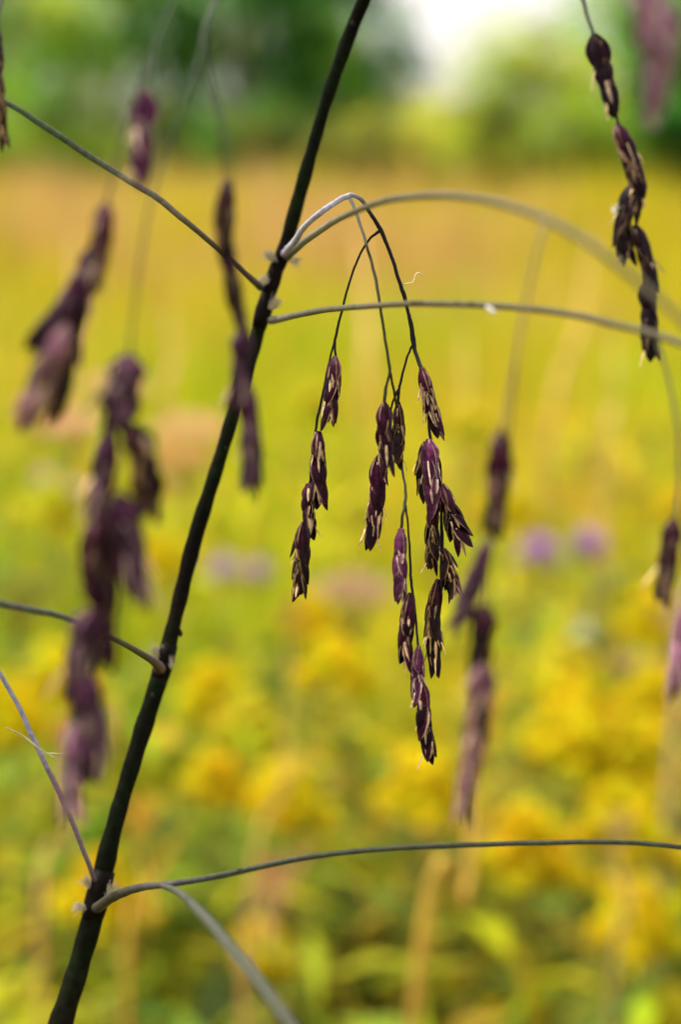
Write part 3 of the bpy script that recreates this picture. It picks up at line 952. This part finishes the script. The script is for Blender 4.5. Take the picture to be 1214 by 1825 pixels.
HERBS = [  # darkest ones added: darkness of the lower meadow put into leaf colour
    (700, 1660, .60, (0.049, 0.067, 0.013), 'leafy herb added as a painted dark gap under the middle of the long low branch'),
    (850, 1600, .62, (0.070, 0.095, 0.018), 'leafy herb painted deep green as a dark gap just right of the broad golden stalk'),
    (560, 1770, .56, (0.054, 0.071, 0.018), 'leafy herb painted dark to deepen the meadow beyond the end of the forked blurred arm'),
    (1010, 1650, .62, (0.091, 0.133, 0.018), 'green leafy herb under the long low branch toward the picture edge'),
    (60, 1640, .62, (0.063, 0.076, 0.023), 'leafy herb painted dull and dark to deepen the meadow at the picture edge beside the stem foot'),
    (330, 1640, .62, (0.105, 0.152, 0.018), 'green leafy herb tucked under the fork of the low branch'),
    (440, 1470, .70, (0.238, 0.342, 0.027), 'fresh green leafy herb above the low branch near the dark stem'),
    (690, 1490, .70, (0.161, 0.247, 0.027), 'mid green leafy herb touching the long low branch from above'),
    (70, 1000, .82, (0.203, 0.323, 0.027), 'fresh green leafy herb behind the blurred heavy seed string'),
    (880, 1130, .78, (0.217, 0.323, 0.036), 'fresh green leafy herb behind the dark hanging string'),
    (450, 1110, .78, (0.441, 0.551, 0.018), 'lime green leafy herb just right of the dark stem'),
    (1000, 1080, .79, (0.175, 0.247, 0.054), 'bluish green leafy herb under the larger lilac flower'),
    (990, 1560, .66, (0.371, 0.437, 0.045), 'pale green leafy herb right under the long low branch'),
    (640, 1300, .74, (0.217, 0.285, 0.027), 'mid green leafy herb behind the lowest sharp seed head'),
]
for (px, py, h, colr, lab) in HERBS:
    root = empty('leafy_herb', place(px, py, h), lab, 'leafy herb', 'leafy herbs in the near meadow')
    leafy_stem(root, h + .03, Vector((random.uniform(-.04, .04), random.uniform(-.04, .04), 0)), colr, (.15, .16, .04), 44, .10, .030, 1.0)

LIL = (.48, .22, .62)
wildflower('lilac_flower', 960, 995, .83, .030, LIL, 'lilac flower with clustered heads beside the blurred dark string, larger of the pair', 'wildflower', 'lilac meadow flowers', 2)
wildflower('lilac_flower', 1052, 985, .83, .024, (.54, .32, .58), 'paler lilac flower standing next to the larger lilac one', 'wildflower', 'lilac meadow flowers', 1)
wildflower('lilac_flower', 398, 1022, .83, .024, (.50, .34, .52), 'faded lilac flower close beside the dark stem', 'wildflower', 'lilac meadow flowers', 2)
wildflower('white_flower', 1040, 1135, .80, .017, (.66, .72, .50), 'small whitish flower below the lilac pair', 'wildflower', None, 1)
wildflower('mauve_flower', 1125, 1195, .78, .020, (.36, .20, .20), 'dull reddish mauve flower below the orange yellow plume', 'wildflower', None, 2)
wildflower('mauve_flower', 80, 860, .83, .026, (.52, .38, .38), 'greyish mauve flower under the splayed dark cluster', 'wildflower', None, 2)


def umbel(px, py, h, r, colr, label):
    r *= 1.35
    root = empty('faded_umbel', place(px, py, h), label, 'wildflower', 'faded flat flower heads')
    top = leafy_stem(root, h, Vector((.01, 0, 0)), (.40, .30, .08), (.35, .22, .08), 9, .07, .012, .7)
    fm = MB()
    for k in range(34):
        a = k * 2.39996
        rr = r * math.sqrt((k + .5) / 34)
        e = top + Vector((math.cos(a) * rr, math.sin(a) * rr, .012 - .25 * rr * rr / r + random.uniform(-.006, .006)))
        for _ in range(9):
            c = e + Vector((random.gauss(0, .005), random.gauss(0, .005), random.gauss(0, .004)))
            d = Vector((random.gauss(0, 1), random.gauss(0, 1), random.gauss(.3, .6))).normalized()
            lance(fm, c, d, .011, .007, colr)
    fm.build('flower_head', M_FLOWER, root, top, False)
    rm = MB()
    for k in range(12):
        a = k * .5236
        tube(rm, [top - Vector((0, 0, .05)), top + Vector((math.cos(a) * r * .7, math.sin(a) * r * .7, 0))], [.0015, .0008], (.38, .24, .08), 4)
    rm.build('ray', M_STEM, root, top)


umbel(330, 765, .86, .046, (.82, .50, .30), 'peach tan flat flower head close beside the dark stem')
umbel(310, 820, .84, .036, (.66, .38, .16), 'tawny flat flower head below the peach tan one')
umbel(195, 690, .87, .042, (.80, .50, .32), 'peach tan flat flower head behind the blurred heavy string')
umbel(120, 760, .85, .038, (.78, .48, .34), 'dusty peach flat flower head under the pink splayed tip')
umbel(60, 735, .86, .034, (.66, .42, .16), 'tawny flat flower head near the picture edge')
umbel(610, 1060, .82, .032, (.56, .38, .24), 'brownish flat flower head behind the sharp seed strings')
umbel(20, 1050, .80, .03, (.36, .38, .06), 'greenish flat flower head above the dark side branch')


def dry_stalk(px0, py0, px1, py1, dist0, dist1, wpx, colr, label):
    """tan grass stalk with sheathing leaf; upper and lower end"""
    a = at_dist(px0, py0, dist0)
    b_ = at_dist(px1, py1, dist1)
    if b_.z > 0:
        d = (b_ - a).normalized()
        foot_ = b_ + Vector((d.x * .3 * b_.z, 0.05, -b_.z))
    else:
        foot_ = Vector((b_.x, b_.y, 0))
    root = empty('dry_stalk', foot_, label, 'dry stalk', 'tan dry stalks')
    r = wpx * (dist0 / FPX) / 2 * .5
    S_ = catmull([tuple(a), tuple(a.lerp(b_, .5) + Vector((.01, 0, 0))), tuple(b_), tuple(foot_)], 8)
    pts = [Vector(s) for s in S_]
    n = len(pts)
    sm = MB()
    tube(sm, pts, [r * (.5 + .5 * min(1, k / n * 2)) for k in range(n)], colr, 8)
    sm.build('stalk', M_STEM, root, foot_)
    for q in range(2):
        lm = MB()
        p = pts[int(n * (.25 + .17 * q))]
        d = Vector((random.uniform(-1, 1), random.uniform(-.6, .6), 1.3)).normalized()
        lance(lm, p, d, .07, .007, tuple(c * .9 for c in colr))
        lm.build('blade', M_GRASS, root, p, False)
    hm = MB()
    for q in range(60):
        o = a + (a - b_).normalized() * (.05 * q / 60) + Vector((random.gauss(0, .004), random.gauss(0, .004), 0))
        lance(hm, o, Vector((random.gauss(0, .5), random.gauss(0, .5), 1)).normalized(), .012, .004, tuple(c * 1.1 for c in colr))
    hm.build('seed_head', M_GRASS, root, a, False)


TAN = (.58, .34, .09)
RUST = (.40, .27, .05)
dry_stalk(842, 1390, 735, 1840, 1.15, 1.05, 48, (.50, .32, .04), 'broad golden stalk leaning below the long low branch')
dry_stalk(515, 1130, 440, 1720, 1.9, 1.5, 17, RUST, 'rusty upright stalk between dark stem and central seed heads')
dry_stalk(470, 1610, 430, 1760, 1.5, 1.4, 16, (.50, .28, .12), 'short salmon coloured stalk beside the forked blurred arm')
dry_stalk(120, 1330, 70, 1700, 1.9, 1.6, 18, TAN, 'thin tan stalk left of the dark stem base')
dry_stalk(1100, 1520, 1090, 1790, 1.7, 1.5, 16, (.40, .30, .10), 'greyish tan stalk under the end of the long low branch')
dry_stalk(250, 1500, 225, 1800, 1.6, 1.4, 20, (.54, .32, .04), 'orange tan stalk just beside the dark stem foot')
dry_stalk(1060, 420, 985, 760, 4.5, 4.2, 28, (.60, .40, .10), 'far tan stalk behind the thin hanging pedicel')
dry_stalk(1212, 1120, 1205, 1290, 2.0, 1.9, 26, (.50, .38, .26), 'pale pinkish stalk at the picture edge')
dry_stalk(130, 420, 120, 700, 5.0, 4.8, 30, (.62, .40, .16), 'far straw stalk behind the splayed dark cluster')
dry_stalk(1090, 600, 1082, 850, 3.4, 3.3, 26, (.58, .42, .12), 'upright tan stalk between the blurred dark string and the single seed head')
dry_stalk(300, 560, 296, 760, 4.0, 3.9, 26, (.62, .36, .12), 'upright tawny stalk just above the peach tan flat flower head')
dry_stalk(830, 590, 815, 820, 4.4, 4.2, 28, (.50, .42, .08), 'upright olive tan stalk between central and blurred strings')
dry_stalk(640, 420, 655, 700, 6.0, 5.6, 30, (.60, .38, .12), 'far straw stalk behind the bend of the sharp branch')


# ------------------------------------------------------------------ trees and shrubs at the meadow's edge
def tree(name, x, y, h, rx, rz, zc, cols, label, cat, group, n=3200, leaf=.13, clumps=46, stem=.10, crown_name='crown', seed=0):
    rr = np.random.default_rng(seed + 5)
    root = empty(name, (x, y, 0), label, cat, group)
    # trunk with limbs
    tm = MB()
    rnd = random.Random(seed)
    topz = zc + rz * .5
    pts = [Vector((x + .12 * math.sin(k * 1.1 + seed), y, topz * k / 8)) for k in range(9)]
    bark = (.10, .075, .05)
    tube(tm, pts, [stem * (1.15 - .95 * k / 8) for k in range(9)], bark, 9, .06)
    cl = rr.normal(size=(clumps, 3))
    cl /= np.linalg.norm(cl, axis=1)[:, None]
    cl *= (.35 + .65 * rr.random(clumps) ** .5)[:, None]
    cc = np.stack([x + cl[:, 0] * rx, y + cl[:, 1] * rx, np.maximum(zc + cl[:, 2] * rz, .35)], -1)
    for k in range(0, clumps, 3):
        e = Vector(cc[k])
        q = pts[max(1, min(7, int(8 * max(.15, (e.z / topz) - .22))))]
        mid = q.lerp(e, .55) + Vector((0, 0, .1 * rz))
        tube(tm, [q, mid, e], [stem * .42, stem * .25, stem * .08], bark, 6, .05)
    trunk = tm.build('trunk', M_BARK, root, (x, y, 0))
    # leaves in clumps
    which = rr.integers(0, clumps, n)
    sp = .26 * rx * (.5 + .9 * rr.random(clumps))
    pos = cc[which] + rr.normal(size=(n, 3)) * sp[which][:, None] * np.array([1, 1, .75])
    pos[:, 2] = np.maximum(pos[:, 2], .08)
    tint = np.array(cols)[rr.integers(0, len(cols), clumps)] * (.55 + 1.35 * rr.random((clumps, 1)) ** 1.6)
    col = np.clip(tint[which] * (1 + .2 * rr.standard_normal((n, 1))), .006, .8)
    me = leaf_mesh(crown_name, pos - np.array([x, y, 0]), leaf * (.6 + .8 * rr.random(n)), leaf * .5 * (.7 + .6 * rr.random(n)), col, M_CROWN, 0.0)
    link(crown_name, me, root, (x, y, 0))
    return root


def wx(px, y):
    return (px - CX) / FPX * y / math.cos(PITCH) * 1.0


LG = [(.34, .68, .04), (.46, .72, .05), (.24, .58, .04), (.50, .60, .15)]
DG = [(.035, .15, .018), (.10, .32, .03), (.02, .08, .015)]
MG = [(.15, .48, .03), (.24, .56, .035), (.08, .26, .025), (.32, .44, .10)]
BR = [(.40, .58, .03), (.34, .55, .03), (.48, .60, .04)]
OL = [(.20, .24, .035), (.28, .28, .05), (.12, .16, .03)]
YO = [(.62, .64, .05), (.54, .60, .05), (.68, .60, .07)]
BLU = [(.12, .34, .11), (.18, .42, .14)]
G = 'trees along the meadow edge'
SG = 'shrubs along the meadow edge'
T = [
    # px, dist, height, rx, rz, zc, colours, label
    ('broadleaf_tree', 130, 52, 9, 2.6, 3.4, 3.9, MG, 'big mid green tree rising behind the light yellow green one'),
    ('broadleaf_tree', 470, 53, 9, 2.5, 3.6, 4.2, DG + MG, 'big dark tree rising behind the darkest tall tree'),
    ('broadleaf_tree', 1190, 54, 9, 2.4, 3.6, 4.0, MG + BR, 'big green tree rising behind the near black seed string'),
    ('broadleaf_tree', -60, 40, 7.5, 1.9, 2.6, 3.6, MG, 'mid green tree cut by the picture edge'),
    ('broadleaf_tree', 70, 38, 6, 1.15, 1.9, 2.2, LG, 'light yellow green tree behind the sloping thin branch'),
    ('broadleaf_tree', 215, 41, 7, 1.3, 2.3, 3.2, MG + LG[:1], 'mixed green tree behind the rosy seed head'),
    ('broadleaf_tree', 345, 43, 7, 1.2, 2.6, 3.6, LG + MG, 'taller fresh green tree between rosy seed head and dark tree'),
    ('broadleaf_tree', 430, 39, 6.5, 1.35, 2.2, 2.6, DG, 'dark green tree behind the heavy drooping branch'),
    ('broadleaf_tree', 545, 42, 8, 1.4, 2.4, 3.9, DG + MG[:1], 'darkest tall tree behind the upper stem'),
    ('broadleaf_tree', 570, 40, 5, .85, 1.3, 1.9, MG, 'mid green small tree behind the upper stem, in front of the darkest tree'),
    ('broadleaf_tree', 684, 43, 5.5, .85, 1.5, 1.9, BLU + MG[:2], 'bluish green slim tree bordering the white sky gap'),
    ('broadleaf_tree', 936, 40, 5.0, 1.38, 1.65, 1.55, BR + YO[:1], 'bright lime green tree on the far side of the sky gap'),
    ('young_tree', 850, 41, 3, .55, .75, 1.1, YO + BR, 'small yellow lime tree low in the sky gap beside the bright lime tree'),
    ('broadleaf_tree', 1110, 42, 7, 1.25, 2.4, 2.7, BR + MG[:2], 'mid green tree behind the near black seed string'),
    ('broadleaf_tree', 1215, 39, 6.5, 1.1, 2.2, 2.4, DG + MG[:2], 'dark green tree behind the pink seed heads'),
    ('broadleaf_tree', 1400, 42, 7, 1.6, 2.6, 3.2, MG, 'tree standing beyond the dark one, past the pink seed heads'),
]
for k, (nm, px, d, h, rx, rz, zc, cl, lab) in enumerate(T):
    tree(nm, wx(px, d), d, h, rx, rz, zc, cl, lab, 'tree', G, int(3600 * max(1, rx)), .17, 56, .11, seed=k + 3)
Sx = [
    (790, 33, .95, .75, .55, YO, 'yellow green shrub at the foot of the white sky gap'),
    (880, 29, .8, .85, .75, OL + BR, 'lime yellow shrub in front of the bright lime tree'),
    (700, 31, .7, .7, .6, OL + YO[:1], 'olive yellow shrub beside the sky gap and bluish tree'),
    (600, 30, .8, .55, .45, OL, 'brownish olive shrub under the small tree near the upper stem'),
    (470, 33, .9, .7, .6, DG + OL, 'dark olive shrub under the dark green tree'),
    (340, 34, .8, .7, .6, DG + OL, 'dark shrub left of the drooping branch pedicels'),
    (190, 37, .8, .6, .5, OL + LG, 'olive green shrub below the sloping thin branch'),
    (30, 36, .9, .65, .5, LG + OL, 'light olive shrub at the picture edge under the light green tree'),
    (1020, 27, .9, .75, .7, OL + BR[:2], 'olive lime shrub between lime tree and near black string'),
    (1185, 25, .7, .75, .65, DG, 'dark green shrub behind the near black seed string'),
    (1110, 28, .7, .6, .5, OL + BR[:1], 'small olive shrub under the mid green tree'),
]
for k, (px, d, rx, rz, zc, cl, lab) in enumerate(Sx):
    q = d / 38
    tree('shrub', wx(px, d), d, 1, rx * q, rz * q * 1.15, .62 + rz * q * .62 + (zc - .55) * .6, cl, lab, 'shrub', SG, 3600, .11, 40, .035, seed=k + 60)
